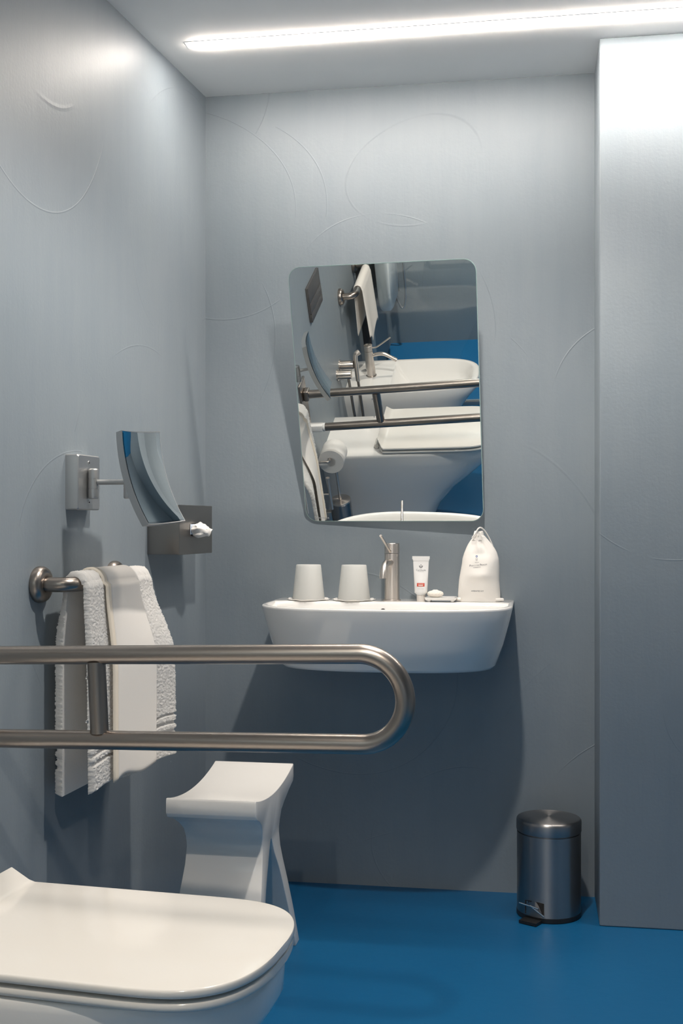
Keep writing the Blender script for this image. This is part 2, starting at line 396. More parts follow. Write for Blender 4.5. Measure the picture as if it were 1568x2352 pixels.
# ------------------------------------------------------------------ taps
def tap(name, label, loc, rz, m, h=0.155, lever_up=0.036, angled=False):
    f = thing(name, label, 'tap', loc, rz)       # local -y is the spout side
    lathe('base_ring', [(0.0005, 0), (0.0242, 0), (0.0242, 0.0035), (0.0205, 0.004), (0.0005, 0.004)], m, f, seg=36)
    lathe('body', [(0.0005, 0.004), (0.0203, 0.004), (0.0203, h-0.028), (0.0196, h-0.0275), (0.0005, h-0.0275)], m, f, seg=48)
    lathe('cap', [(0.0005, h-0.0268), (0.0203, h-0.0262), (0.0203, h-0.0012), (0.0192, h), (0.0005, h)], m, f, seg=48)
    zs = h-0.052
    if angled:
        path = catmull([(0, -0.012, zs), (0, -0.05, zs+0.006), (0, -0.075, zs+0.002), (0, -0.105, zs-0.016)], 6)
        tube('spout', path, 0.0085, m, f)
        tube('aerator', [(0, -0.1055, zs-0.0163), (0, -0.126, zs-0.029)], 0.0092, m, f)
        tube('lever', catmull([(0, -0.012, h-0.014), (0, -0.035, h-0.012), (0, -0.06, h+0.002), (0, -0.108, h+0.034)], 6), 0.0035, m, f, seg=12)
    else:
        path = [(0, -0.012, zs), (0, -0.05, zs)]+[(0, -0.05-0.036*sin(a), zs-0.036+0.036*cos(a)) for a in [radians(12*i) for i in range(1, 8)]]
        path += [(0, path[-1][1]-0.0008, path[-1][2]-0.007)]
        rings = sweep_data(path, 0.0092, 24)
        last = path[-1]; c = Vector(last)
        inner = [[c+(Vector(p)-c)*0.84 for p in rings[-1]]]
        deep = [[Vector(p)+Vector((0, 0.002, 0.012)) for p in inner[0]]]
        loft('spout', rings+inner+deep, m, f, angle=50)
        lathe('outlet', [(0.0005, 0), (0.0074, 0), (0.0074, 0.001), (0.0005, 0.001)], HOLE, f, seg=20, loc=(0, last[1]+0.0006, last[2]+0.004), rot=(radians(-8), 0, 0))
        tube('lever', [(0, -0.018, h-0.022), (0, -0.03, h-0.017), (0, -0.098, h+lever_up-0.02), (0, -0.108, h+lever_up-0.0145)], [0.0042, 0.0036, 0.0036, 0.0036], m, f, seg=14)
    return f
tap('basin_tap', 'brushed steel basin tap with a thin lever and curved spout', (-0.3685, 3.093, RZ), radians(-9), STEELV)

# ------------------------------------------------------------------ tumblers on paper coasters
def tumbler(label, x, y):
    t = thing('bathroom_tumbler', label, 'tumbler', (x, y, RZ+0.0022), group='upturned frosted tumblers')
    lathe('cup_wall', [(0.0415, 0.0), (0.0435, 0.0), (0.0437, 0.003), (0.0338, 0.0925), (0.0328, 0.0940), (0.0005, 0.0945),
                  (0.0005, 0.0920), (0.0318, 0.0915), (0.0415, 0.003)], FROST, t, seg=56, angle=50)
    return t
def coaster(label, x, y, seed):
    rnd = random.Random(seed); rings = []; n = 96
    for k, (r, z) in enumerate(((0.001, 0.0), (0.046, 0.0), (0.0535, 0.0006), (0.0575, 0.002), (0.0575, 0.0026), (0.0535, 0.0014), (0.046, 0.0012), (0.001, 0.0012))):
        rg = []
        for j in range(n):
            a = 2*pi*j/n; rf = r+(0.0015*sin(a*24) if r > 0.055 else 0); zz = z
            if r > 0.05: zz += 0.0012*(1+sin(a*9+seed))*(r-0.05)/0.0075
            rg.append((rf*cos(a), rf*sin(a), zz))
        rings.append(rg)
    o = loft('paper_coaster', rings, PAPER, None, loc=(x, y, RZ+0.0004))
    return tag(o, label, 'coaster', 'scalloped paper coasters')
coaster('white scalloped paper coaster under the tumbler at the basin corner', -0.596, 3.085, 1)
coaster('white scalloped paper coaster under the tumbler nearest the tap', -0.471, 3.085, 2)
tumbler('upturned frosted plastic tumbler at the left corner of the basin', -0.596, 3.085)
tumbler('upturned frosted plastic tumbler standing beside the basin tap', -0.471, 3.085)

# ------------------------------------------------------------------ cream tube
tb = thing('cream_tube', 'small white cosmetic tube with a red label standing on its cap', 'cosmetic tube', (-0.2895, 3.085, RZ), radians(2))
lathe('cap', [(0.0005, 0), (0.0108, 0), (0.0112, 0.0005), (0.0118, 0.0165), (0.0113, 0.017), (0.0005, 0.017)], CREAMC, tb, seg=36)
def tsec(z):
    k = smooth01((z-0.022)/0.085); return 0.0172+(0.0212-0.0172)*((z-0.022)/0.09), 0.0172*(1-k)+0.0012*k
rings = []
for z in (0.017, 0.018): rings.append([(0.0115*cos(2*pi*j/48), 0.0115*sin(2*pi*j/48), z) for j in range(48)])
for i in range(25):
    z = 0.0225+0.087*i/24; a, b = tsec(z); rings.append([(a*cos(2*pi*j/48), b*sin(2*pi*j/48), z) for j in range(48)])
loft('tube_body', rings, TUBEM, tb, angle=60)
pl = rrect(0.0217, 0.0014, 0.0008, 3)
loft('crimped_end', [[(x, y, z) for x, y in pl] for z in (0.1085, 0.112)]+[[(x*1.08, y, z) for x, y in pl] for z in (0.1125, 0.1205)], TUBEM, tb)
def tfront(dz):
    def fn(x, y):
        z = dz+y; a, b = tsec(z); q = max(1-(x/a)**2, 0.02); return (x, -b*sqrt(q)-0.0004, z)
    return fn
def vstrips(x0, x1, y0, y1, n=8):
    return [[(x0+(x1-x0)*i/n, y0), (x0+(x1-x0)*(i+1)/n, y0), (x0+(x1-x0)*(i+1)/n, y1), (x0+(x1-x0)*i/n, y1)] for i in range(n)]
flat('red_label', vstrips(-0.0102, 0.0102, 0, 0.0092), tfront(0.040), RED, tb)
flat('label_print', vstrips(-0.007, 0.007, 0.0058, 0.0070)+vstrips(-0.0062, 0.0062, 0.0014, 0.0042), lambda x, y: (lambda p: (p[0], p[1]-0.0003, p[2]))(tfront(0.040)(x, y)), PALER, tb)
flat('small_print', vstrips(-0.008, -0.001, 0, 0.0006)+vstrips(0.001, 0.008, 0, 0.0006), tfront(0.0335), INKL, tb)
text('brand_lettering', 'Carthusia', 0.0072, tfront(0.0835), INKG, tb, sx=0.93)
flat('brand_underline', vstrips(-0.008, 0.008, 0, 0.0006), tfront(0.0793), INKL, tb)
em = []
for cx, cy, rw, rh in ((0, 0.0085, 0.0012, 0.0016), (-0.0028, 0.004, 0.001, 0.0034), (0.0028, 0.004, 0.001, 0.0034), (-0.0011, 0.0025, 0.0007, 0.0032), (0.0011, 0.0025, 0.0007, 0.0032), (-0.0046, 0.0055, 0.0008, 0.0016), (0.0046, 0.0055, 0.0008, 0.0016)):
    em.append([(cx+rw*cos(a), cy+rh*sin(a)) for a in [2*pi*i/12 for i in range(12)]])
flat('crest', em, tfront(0.0885), INKG, tb)

# ------------------------------------------------------------------ soap dish and soap
sd = thing('soap_dish', 'small white ceramic soap tray with short feet between tube and cloth bag', 'soap dish', (-0.2345, 3.075, RZ))
rr = []
for hx, hy, z in ((0.0395, 0.0285, 0.0055), (0.0425, 0.0315, 0.0115), (0.0425, 0.0315, 0.0125), (0.0395, 0.0285, 0.0128), (0.035, 0.024, 0.0108)):
    rr.append([(x, y, z) for x, y in rrect(hx, hy, 0.006, 5)])
loft('tray', rr, CERAM, sd)
for sx in (-1, 1):
    for sy in (-1, 1): lathe('foot', [(0.0005, 0), (0.004, 0), (0.006, 0.0056), (0.0005, 0.0056)], CERAM, sd, seg=16, loc=(sx*0.031, sy*0.020, 0.0002))
rings = []; nseg = 90
for i in range(19):
    ph = -pi/2+pi*i/18; r0 = 0.0215*max(cos(ph), 0.02)**0.75; z0 = 0.0088*sin(ph)
    rg = []
    for j in range(nseg):
        a = 2*pi*j/nseg; pl_ = 0.0014*sin(15*(a+1.6*(r0/0.0215)**2))*(r0/0.0215) if ph > -0.3 else 0
        rg.append((r0*cos(a), r0*sin(a), z0+pl_+(0.0022 if i > 16 else 0)))
    rings.append(rg)
sp_ = loft('wrapped_soap', rings, SOAPM, None, loc=(-0.2505, 3.078, RZ+0.0108+0.0095), angle=80)
tag(sp_, 'round soap in pleated white paper on the little tray', 'soap')

# ------------------------------------------------------------------ cotton amenity bag
bg = thing('drawstring_bag', 'white cotton drawstring amenity bag standing on the right end of the basin', 'bag', (-0.137, 3.09, RZ), radians(1.5))
BH = 0.172
def bag_w(z):
    pts = [(0, 0.0555), (0.02, 0.056), (0.06, 0.053), (0.09, 0.0505), (0.115, 0.0480), (0.130, 0.0435), (0.143, 0.0375), (0.153, 0.0315), (0.162, 0.025), (0.170, 0.0185), (0.176, 0.013)]
    for (a, wa), (b, wb) in zip(pts, pts[1:]):
        if z <= b: return wa+(wb-wa)*smooth01((z-a)/(b-a))*1.0 if False else wa+(wb-wa)*((z-a)/(b-a))
    return pts[-1][1]
def bag_c(z): return 0.002+0.004*smooth01((z-0.05)/0.06)-0.003*smooth01((z-0.13)/0.04)
def bag_d(z): 
    return 0.020+0.012*sin(pi*min(max((z-0.01)/0.13, 0), 1))**1.2-0.010*smooth01((z-0.13)/0.04)
def bag_pt(u, z, a=None):
    """u in -1..1 across the front"""
    w_, d_ = bag_w(z), bag_d(z); x = u*w_
    q = max(1-abs(u)**2.6, 0.0)**0.55
    fold = 0.0048*sin(9*u+z*60)*smooth01((z-0.105)/0.05)*(1-abs(u))
    fold += 0.0042*mnoise.noise(Vector((x*24, z*22, 3.1)))
    bulge = 0.006*math.exp(-((z-0.070)/0.012)**2)*math.exp(-(u/0.6)**2)
    dent = -0.005*math.exp(-((z-0.128)/0.010)**2)*math.exp(-((u+0.05)/0.35)**2)
    return x, d_*q+(fold+bulge+dent)*q
rings = []; nb = 64
for i in range(61):
    z = 0.176*i/60; rg = []
    for j in range(nb):
        th = 2*pi*j/nb; u = cos(th); u = (1 if u > 0 else -1)*abs(u)**0.8
        x, dd = bag_pt(u, z); s = sin(th)
        if s < 0: y = -dd
        else: y = dd*0.75
        if abs(s) < 1e-6: y = 0
        rg.append((x+bag_c(z), y, max(z, 0.0005)))
    rings.append(rg)
body = loft('bag_body', rings, BAGM, bg, angle=80)
# gathered mouth, corner ears, cord
rings = []
for i in range(9):
    z = 0.164+0.022*i/8; r = 0.0125-0.0035*(i/8)
    rings.append([(bag_c(0.17)-0.003+(r*(1+0.22*sin(7*a+i*.3)))*1.15*cos(a), (r*(1+0.22*sin(7*a+i*.3)))*0.8*sin(a), z+(0.003*sin(3*a+1) if i > 5 else 0)) for a in [2*pi*j/56 for j in range(56)]])
loft('gathered_mouth', rings, BAGM, bg, angle=80)
for sx in (-1, 1):
    rings = []
    for i in range(9):
        k = i/8; x = sx*(0.046+0.0215*k); r = 0.0058*(1-0.25*k)*(1 if i < 8 else 0.5)
        rings.append([(x, 1.7*r*cos(a)-0.006*(1-k), max(0.0005, 0.006+r*sin(a)*0.95)) for a in [2*pi*j/16 for j in range(16)]])
    loft('corner_ear', rings, BAGM, bg, angle=80)
tube('drawcord', catmull([(-0.016, -0.012, 0.170), (-0.008, -0.014, 0.181), (0.000, -0.010, 0.1945), (0.008, -0.004, 0.1965), (0.018, 0.004, 0.187), (0.028, 0.010, 0.170), (0.036, 0.012, 0.152), (0.042, 0.012, 0.135)], 8), 0.0020, BAGM, bg, seg=10)
def bfront(dz, dx=0, tilt=0.0):
    def fn(x, y):
        X = dx+x; z = dz+y+tilt*x; u = (X-bag_c(z))/bag_w(z); u = max(min(u, .97), -.97)
        best = bag_pt(u, z)
        return (X, -best[1]-0.0007, z)
    return fn
text('bag_kit_lettering', 'AMENITIES KIT', 0.0050, bfront(0.0295, -0.002), INK, bg)
for _dx in (-0.0212, 0.0062): text('bag_hotel_initial', 'P', 0.0072, bfront(0.0985+0.09*_dx, _dx, 0.09), INK, bg)
for _w, _dx in (('ARCO', -0.0122), ('DEI', -0.0005), ('RINCIPI', 0.0155)): text('bag_hotel_lettering', _w, 0.0050, bfront(0.0980+0.09*_dx, _dx, 0.09), INKG, bg, sx=0.95)
text('bag_town_lettering', 'SORRENTO', 0.0036, bfront(0.0925, -0.003, 0.09), INKG, bg)
flat('bag_stars', [[(0.0022*k+0.0007*cos(a), 0.0007*sin(a)) for a in [2*pi*i/8 for i in range(8)]] for k in range(-2, 3)], bfront(0.1055, -0.003, 0.05), INKG, bg)
flat('bag_crest_ball', [[(0.0028*cos(a), 0.0029*sin(a)) for a in [2*pi*i/16 for i in range(16)]]], bfront(0.1215, -0.004), INKB, bg)
flat('bag_crest_glint', [[(0.0013*cos(a), 0.0013*sin(a)) for a in [2*pi*i/10 for i in range(10)]]], lambda x, y: (lambda p: (p[0], p[1]-0.0004, p[2]))(bfront(0.1215, -0.004)(x, y)), PAPER, bg)
flat('bag_crest_vase', [[(k*0.0011-0.0004, -0.004+abs(k)*0.001), (k*0.0011+0.0004, -0.004+abs(k)*0.001), (k*0.0013+0.0004, 0.0042), (k*0.0013-0.0004, 0.0042)] for k in range(-2, 3)], bfront(0.1128, -0.004), INKL, bg)

# ================================================================== MAGNIFYING MIRROR
mg = wallthing('magnifying_mirror', 'curved satin-chrome shaving mirror on a short swivel arm on the left wall', 'mirror', 0.776, 1.095)
rr = [[(n_, y, z) for y, z in rrect(hy, hz, 0.004, 4)] for n_, hy, hz in ((0.0, 0.052, 0.060), (0.027, 0.052, 0.060), (0.030, 0.0495, 0.0575))]
loft('wall_plate', rr, SATIN, mg)
for sz in (0.043, -0.043):
    s_ = lathe('screw_head', [(0.0005, 0.0012), (0.0042, 0.0012), (0.0048, 0.0), (0.0005, 0.0)], SATIN, mg, seg=20, loc=(0.0301, -0.002, sz), rot=(0, radians(90), 0))
    lathe('screw_slot', [(0.0003, 0.0006), (0.0016, 0.0006), (0.0016, 0.0), (0.0003, 0.0)], HOLE, s_, seg=8, loc=(0, 0, 0.0012))
hy = -0.004
def capsule(name, x, y, zc, r, hl, grooves):
    prof = [(0.0005, -hl)]
    for i in range(1, 7): a = -pi/2+pi/2*i/6; prof.append((r-0.004+0.004*cos(a), -hl+0.004+0.004*sin(a)))
    for g in grooves: prof += [(r, g-0.0006), (r-0.0008, g-0.0005), (r-0.0008, g+0.0005), (r, g+0.0006)]
    for i in range(0, 6): a = pi/2*i/6; prof.append((r-0.004+0.004*cos(a), hl-0.004+0.004*sin(a)))
    prof.append((0.0005, hl))
    return lathe(name, prof, SATIN, mg, seg=28, loc=(x, y, zc))
capsule('wall_hinge', 0.042, hy, -0.003, 0.0108, 0.0335, (-0.011, 0.011))
tube('swivel_arm', [(0.0525, hy, 0.0005), (0.116, hy, 0.0005)], 0.0058, SATIN, mg)
capsule('head_hinge', 0.1235, hy, -0.006, 0.0095, 0.030, (-0.006,))
# head frame in world vectors, turned into the thing's local frame
Rv = Vector((cos(YAW), sin(YAW), 0)); Fv = Vector((-sin(YAW), cos(YAW), 0)); Zv = Vector((0, 0, 1))
wv = (Rv*0.39+Fv*0.92+Zv*0.055).normalized(); dv = (Rv*0.060-Fv*0.009-Zv*0.2); dv = (dv-wv*dv.dot(wv)).normalized(); nv = dv.cross(wv).normalized()
if nv.dot(Rv) < 0: nv = -nv
hc = lw(0.805, 0.188, 1.103)
inv = mg.matrix_world.inverted() if False else (Matrix.Translation(mg.location) @ Matrix.Rotation(-SP, 4, 'Z')).inverted()
HW_, HH_ = 0.074, 0.102
def head_pt(u, v, off): # u across, v downward, concave
    d = (v*v)/(2*0.36)+(u*u)/(2*0.42)-0.012
    return inv @ (hc+wv*u+dv*v+nv*(d+off))
def head_grid(name, m, hw, hh, off, thick=None, parent=mg):
    nu, nv_ = 14, 28; v = []; f = []
    for i in range(nv_+1):
        for j in range(nu+1): v.append(head_pt(-hw+2*hw*j/nu, -hh+2*hh*i/nv_, off))
    for i in range(nv_):
        for j in range(nu): a = i*(nu+1)+j; f.append((a, a+1, a+nu+2, a+nu+1))
    if thick:
        b = len(v)
        for i in range(nv_+1):
            for j in range(nu+1): v.append(head_pt(-hw+2*hw*j/nu, -hh+2*hh*i/nv_, off-thick))
        for i in range(nv_):
            for j in range(nu): a = b+i*(nu+1)+j; f.append((a+nu+1, a+nu+2, a+1, a))
        for i in range(nv_):
            for j in (0, nu): a = i*(nu+1)+j; f.append((a, a+nu+1, b+a+nu+1, b+a))
        for j in range(nu):
            for i in (0, nv_): a = i*(nu+1)+j; f.append((a, a+1, b+a+1, b+a))
    return pydata(name, v, f, m, parent, angle=50)
head_grid('head_frame', SATIN, HW_, HH_, 0.0, 0.015)
head_grid('bright_rim', CHROME, HW_-0.0015, HH_-0.0015, 0.0006)
head_grid('magnifying_glass', SILVER, HW_-0.0045, HH_-0.0045, 0.0012)
tube('head_stub', [(0.1235, hy, 0.003), head_pt(0.0, 0.0, -0.014)], 0.0055, SATIN, mg)

# ================================================================== TISSUE BOX
ti = wallthing('tissue_dispenser', 'brushed steel tissue box fixed to the left wall beside the corner', 'tissue box', 0.29, 0.9895)
c0, c1, hz, dp = -0.113, 0.113, 0.0625, 0.087
box('case', 0.0, dp-0.0025, c0+0.001, c1-0.001, -hz+0.001, hz-0.001, TISSM, ti, bev=0.001, seg=2)
front = rrect(0.113, hz, 0.003, 3); slot = [(0.052*cos(a)*(1.0) if abs(cos(a)) > 0 else 0, 0.017*sin(a)) for a in [2*pi*i/28 for i in range(28)]]
slot = rrect(0.046, 0.0165, 0.0163, 6)
nf = len(front); ns_ = len(slot)
assert nf == 16 and ns_ == 28
def resample(poly, angs):
    out = []
    for a in angs:
        dx, dy = cos(a), sin(a); best = None
        for (x1, y1), (x2, y2) in zip(poly, poly[1:]+poly[:1]):
            den = dx*(y2-y1)-dy*(x2-x1)
            if abs(den) < 1e-12: continue
            t_ = (x1*(y2-y1)-y1*(x2-x1))/den; s_ = (x1*dy-y1*dx)/den
            if t_ > 0 and -1e-6 <= s_ <= 1+1e-6: best = t_ if best is None else max(best, t_)
        out.append((best*dx, best*dy))
    return out
ca = atan2(hz, 0.113); angs = sorted(set([2*pi*i/56 for i in range(56)]+[ca, pi-ca, pi+ca, 2*pi-ca]))
fo = resample([(0.113, hz), (-0.113, hz), (-0.113, -hz), (0.113, -hz)], angs); si = resample(slot, angs)
rr = [[(dp-0.0024, y, z) for y, z in fo], [(dp-0.0006, y, z) for y, z in fo], [(dp, y*0.993, z*0.99) for y, z in fo], [(dp, y, z) for y, z in si], [(dp-0.0024, y, z) for y, z in si]]
rr.append(rr[0])
loft('front_plate', rr, TISSM, ti, cap0=False, cap1=False, angle=30)
flat('slot_lining', [[(y*1.0, z*1.0) for y, z in slot]], lambda y, z: (dp-0.0022, y, z), HOLE, ti)
ts = wallthing('paper_tissue', 'crumpled white paper tissue pulled out of the steel tissue box slot', 'tissue', 0.29, 0.9895)
rings = []; rnd = random.Random(5)
for i in range(13):
    k = i/12; x = dp-0.0018+0.047*k; hw = 0.030+0.008*sin(pi*min(k*1.3, 1))-0.012*max(k-.7, 0)/.3; hh = 0.0095+0.008*sin(pi*min(k+.15, 1))
    if i == 12: hw *= .55; hh *= .55
    rings.append([(x+0.004*mnoise.noise(Vector((a*1.3, k*3, 9))), -0.006-0.016*k+hw*cos(a)*(1+0.25*mnoise.noise(Vector((cos(a)*2.2, sin(a)*2.2, k*2.5)))), -0.001-0.004*k+hh*sin(a)*(1+0.45*mnoise.noise(Vector((cos(a)*2.6, sin(a)*2.6, 4+k*3))))+0.003*sin(a*5)*k) for a in [2*pi*j/48 for j in range(48)]])
loft('tissue_fold', rings, PAPER, ts, angle=80)
def stick(y, z): return (dp+0.006+0.010*(1-(y/0.05)**2), y, z)
flat('paper_sticker', [[(y0, -0.013), (y0+0.011, -0.013), (y0+0.011, 0.015), (y0, 0.015)] for y0 in [-0.044+0.011*i for i in range(8)]], lambda y, z: (dp+0.0008+0.0012*sin((y+0.05)*60)**2, y, z*0.95), STICK, ts)

flat('sticker_print', [[(-0.040+0.0035*i, -0.006+0.004*k), (-0.0382+0.0035*i, -0.006+0.004*k), (-0.0382+0.0035*i, -0.0046+0.004*k), (-0.040+0.0035*i, -0.0046+0.004*k)] for i in range(4) for k in range(4)], lambda y, z: (dp+0.0013+0.0012*sin((y+0.05)*60)**2, y, z), INK, ts)

# ================================================================== TOWEL / GRAB BARS
def grab_bar(label, t_near, t_far, z):
    L = t_near-t_far; g = wallthing('grab_bar', label, 'towel rail', t_near, z, 'short steel grab bars on the left wall')
    nb_ = 0.072; rb = 0.0152; fr = 0.034
    path = [(0.004, 0, 0), (nb_-fr, 0, 0)]+[(nb_-fr+fr*sin(a), fr-fr*cos(a), 0) for a in [radians(9*i) for i in range(1, 11)]]
    path += [(nb_-fr+fr*cos(a), L-fr+fr*sin(a), 0) for a in [radians(9*i) for i in range(0, 11)]]+[(0.004, L, 0)]
    tube('bar', path, rb, STEEL, g, seg=24, angle=60)
    for y in (0, L):
        fl = [(0.0005, 0.0), (0.0365, 0.0), (0.0378, 0.004), (0.0372, 0.011), (0.034, 0.017), (0.028, 0.0205), (0.021, 0.0215), (0.0158, 0.0205), (0.0156, 0.018)]
        lathe('wall_flange', fl, STEEL, g, seg=40, loc=(0, y, 0), rot=(0, radians(90), 0), angle=50)
    return g
grab_bar('brushed steel grab bar holding the terry towel on the left wall', 0.945, 0.600, 0.881)
grab_bar('brushed steel grab bar near the shower screen seen in the mirror', 2.215, 2.625, 0.825) if False else None
g2 = wallthing('grab_bar', 'brushed steel grab bar above the bidet, seen in the tilted mirror', 'towel rail', 2.588, 0.80, 'short steel grab bars on the left wall')
for ch in [x for x in bpy.data.objects if x.parent and x.parent.name == 'grab_bar']:
    c = ch.copy(); COL.objects.link(c); c.parent = g2
    if ch.name.startswith('wall_flange') and c.location.y > 0.1: c.location.y = 0.40
    if ch.name.startswith('bar'):
        c.scale = (1, 0.40/0.345, 1)

def drape(name, label, cat, t0, t1, z_bar, n_bar, r0, thick, zf, zb, mat_, nfun, fuzz, du, dv_, bands=(), edge=None, hem=None, side=0.0, parent=None, seed=0, zfront=None, nback=None):
    """cloth folded over a bar; rows run back bottom -> over the bar -> front bottom; closed slab with thickness"""
    root = wallthing(name, label, cat, t0, 0.0) if parent is None else parent
    nu = max(8, int(abs(t1-t0)/du)); rows = []
    zbk = lambda u: zb(u); zfr = lambda u: zf(u)
    nl_b = max(10, int((z_bar-zb(0.5))/dv_)); nl_f = max(10, int((z_bar-zf(0.5))/dv_)); na = 14
    def centre(u, k):
        """k index along length"""
        if k <= nl_b:
            q = k/nl_b; z = zbk(u)+(z_bar-zbk(u))*q; return (n_bar-r0-nback(u, 1-q)) if nback else n_bar-r0, z, q-1
        if k <= nl_b+na:
            a = pi-pi*(k-nl_b)/na; return n_bar+r0*cos(a), z_bar+r0*sin(a), 0
        q = (k-nl_b-na)/nl_f; z = z_bar-(z_bar-zfr(u))*q; return n_bar+r0+nfun(u, q), z, q
    K = nl_b+na+nl_f
    outer = []; inner = []
    for i in range(nu+1):
        u = i/nu; cen = [centre(u, k) for k in range(K+1)]; ro = []; ri = []
        for k in range(K+1):
            n_, z, q = cen[k]
            a = cen[max(k-1, 0)]; b = cen[min(k+1, K)]
            tx, tz = b[0]-a[0], b[1]-a[1]; l = hypot(tx, tz) or 1; nx, nz = -tz/l, tx/l   # outward
            nx, nz = -tz/l, tx/l
            th = thick
            e = min(u, 1-u); th *= sqrt(min(1, e/0.02+0.05))
            if fuzz and k < nl_b: th *= 1.0+0.7*smooth01(-q*4)
            eb = min(k, K-k)/max(nl_f, 1); th *= min(1, 0.4+eb/0.012)
            for (bd, wd) in bands:
                if q > 0 and abs((1-q)*(z_bar-zfr(u))-bd) < wd: th *= 0.45
                if q < 0 and abs((1+q)*(z_bar-zbk(u))-bd) < wd: th *= 0.8
            j = fuzz*random.uniform(-1, 1)
            y = -(t1-t0)*u
            y += side*sin(6*u+q*2)*abs(q)
            if fuzz and (e < 1e-6): y += random.uniform(-1, 1)*fuzz*0.8
            ro.append((n_+nx*(th+j), y, z+nz*(th+j))); ri.append((n_, y, z))
        outer.append(ro); inner.append(ri)
    v = [p for r in outer for p in r]+[p for r in inner for p in r]; W_ = K+1; B = (nu+1)*W_; f = []
    for i in range(nu):
        for k in range(K):
            a = i*W_+k; f.append((a, a+1, a+W_+1, a+W_)); f.append((B+a+W_, B+a+W_+1, B+a+1, B+a))
    for k in range(K):
        for i in (0, nu): a = i*W_+k; f.append((a, a+1, B+a+1, B+a))
    for i in range(nu):
        for k in (0, K): a = i*W_+k; f.append((a, a+W_, B+a+W_, B+a))
    o = pydata('cloth' if parent is None else 'cloth_panel', v, f, mat_, root, angle=180 if not fuzz else 75)
    return root
# terry towel: u=0 near edge (t0), u=1 far edge
tw = drape('terry_towel', 'thick white terry towel folded over the steel grab bar on the left wall', 'towel', 0.925, 0.600,
      0.881, 0.072, 0.0155, 0.0115, lambda u: 0.452+0.020*u+0.006*sin(u*9), lambda u: 0.444+0.01*u, TERRY,
      lambda u, q: 0.004+(0.006+0.050*u**1.5)*smooth01(q*2.2)+0.006*sin(u*7+1)*q, 0.0016, 0.0021, 0.0021,
      bands=((0.058, 0.004), (0.076, 0.004), (0.094, 0.003)), nback=lambda u, q: 0.012*smooth01(q*3)*(1-0.6*u))
sm = drape('cotton_hand_towel', 'smooth white cotton hand towel with cream hem laid over the terry towel', 'towel', 0.838, 0.690,
      0.881, 0.072, 0.0285, 0.0035, lambda u: 0.462+0.010*u+0.006*sin(u*7), lambda u: 0.60, LINEN,
      lambda u, q: 0.004+(0.010+0.030*(0.27+0.50*u)**1.5+0.012*u)*smooth01(q*2.2)+0.005*sin((0.27+.45*u)*7+1)*q+0.004, 0.0, 0.004, 0.006, nback=lambda u, q: 0.004)
hm = drape('hem', '', '', 0.856, 0.8385, 0.881, 0.072, 0.0275, 0.0055, lambda u: 0.462, lambda u: 0.60, HEM,
      lambda u, q: 0.004+(0.012+0.030*0.25**1.5)*smooth01(q*2.2)+0.005*sin(0.25*7+1)*q+0.004, 0.0, 0.003, 0.006, parent=sm, nback=lambda u, q: 0.004)
for ch in bpy.data.objects:
    if ch.parent == sm and ch.name.startswith('cloth_panel'):
        ch.name = 'hem'; ch.location = (0, 0.838-0.856, 0)
t2 = drape('cotton_hand_towel', 'smooth white cotton towel hanging above the bidet, seen in the tilted mirror', 'towel', 2.54, 2.27,
      0.80, 0.072, 0.0165, 0.004, lambda u: 0.53+0.03*sin(u*8), lambda u: 0.57, LINEN,
      lambda u, q: 0.003+0.010*q+0.006*sin(u*9)*q, 0.0, 0.008, 0.01, nback=lambda u, q: 0.006*q)

# ================================================================== FOLD-DOWN SUPPORT RAIL
ra = wallthing('folding_support_rail', 'brushed steel fold-down support rail ending in a rounded loop beside the toilet', 'support rail', 1.265, 0.0)
sl = 0.032
def zt(n): return 0.7745+sl*(n-0.10)
def zb_(n): return 0.6285+sl*(n-0.10)
nc = 0.757; rc = (zt(nc)-zb_(nc))/2; zc = (zt(nc)+zb_(nc))/2
path = [(0.026, 0, zt(0.026))]+[(n_, 0, zt(n_)) for n_ in (0.2, 0.4, 0.6, 0.74)]
path += [(nc+rc*sin(a)-sl*rc*cos(a), 0, zc+rc*cos(a)+sl*rc*sin(a)*0.5) for a in [radians(6*i) for i in range(0, 31)]]
path += [(n_, 0, zb_(n_)) for n_ in (0.74, 0.6, 0.4, 0.2, 0.075)]
tube('loop_tube', path, 0.0162, STEEL, ra, seg=32, angle=60)
tube('cross_post', [(0.292-0.002, 0, zt(0.29)-0.012), (0.292+0.004, 0, zb_(0.29)+0.012)], 0.0158, STEEL, ra, seg=28)
for zz in (zt(0.29)-0.040, zb_(0.29)+0.030):
    lathe('set_screw', [(0.0005, 0), (0.003, 0), (0.003, 0.003), (0.0005, 0.003)], CHROME, ra, seg=12, loc=(0.274, 0, zz), rot=(0, radians(-90), 0))
lathe('end_cap', [(0.0005, 0), (0.0172, 0), (0.0172, 0.008), (0.0005, 0.008)], WHITEP, ra, seg=28, loc=(0.066, 0, zb_(0.07)), rot=(0, radians(90), 0))
box('wall_plate', 0.0, 0.008, -0.05, 0.05, 0.60, 0.83, STEEL, ra, bev=0.003)
box('hinge_block', 0.008, 0.03, -0.022, 0.022, zt(0.02)-0.022, zt(0.02)+0.022, STEEL, ra, bev=0.006)
box('stop_block', 0.008, 0.066, -0.016, 0.016, zb_(0.06)-0.014, zb_(0.06)+0.014, WHITEP, ra, bev=0.004)

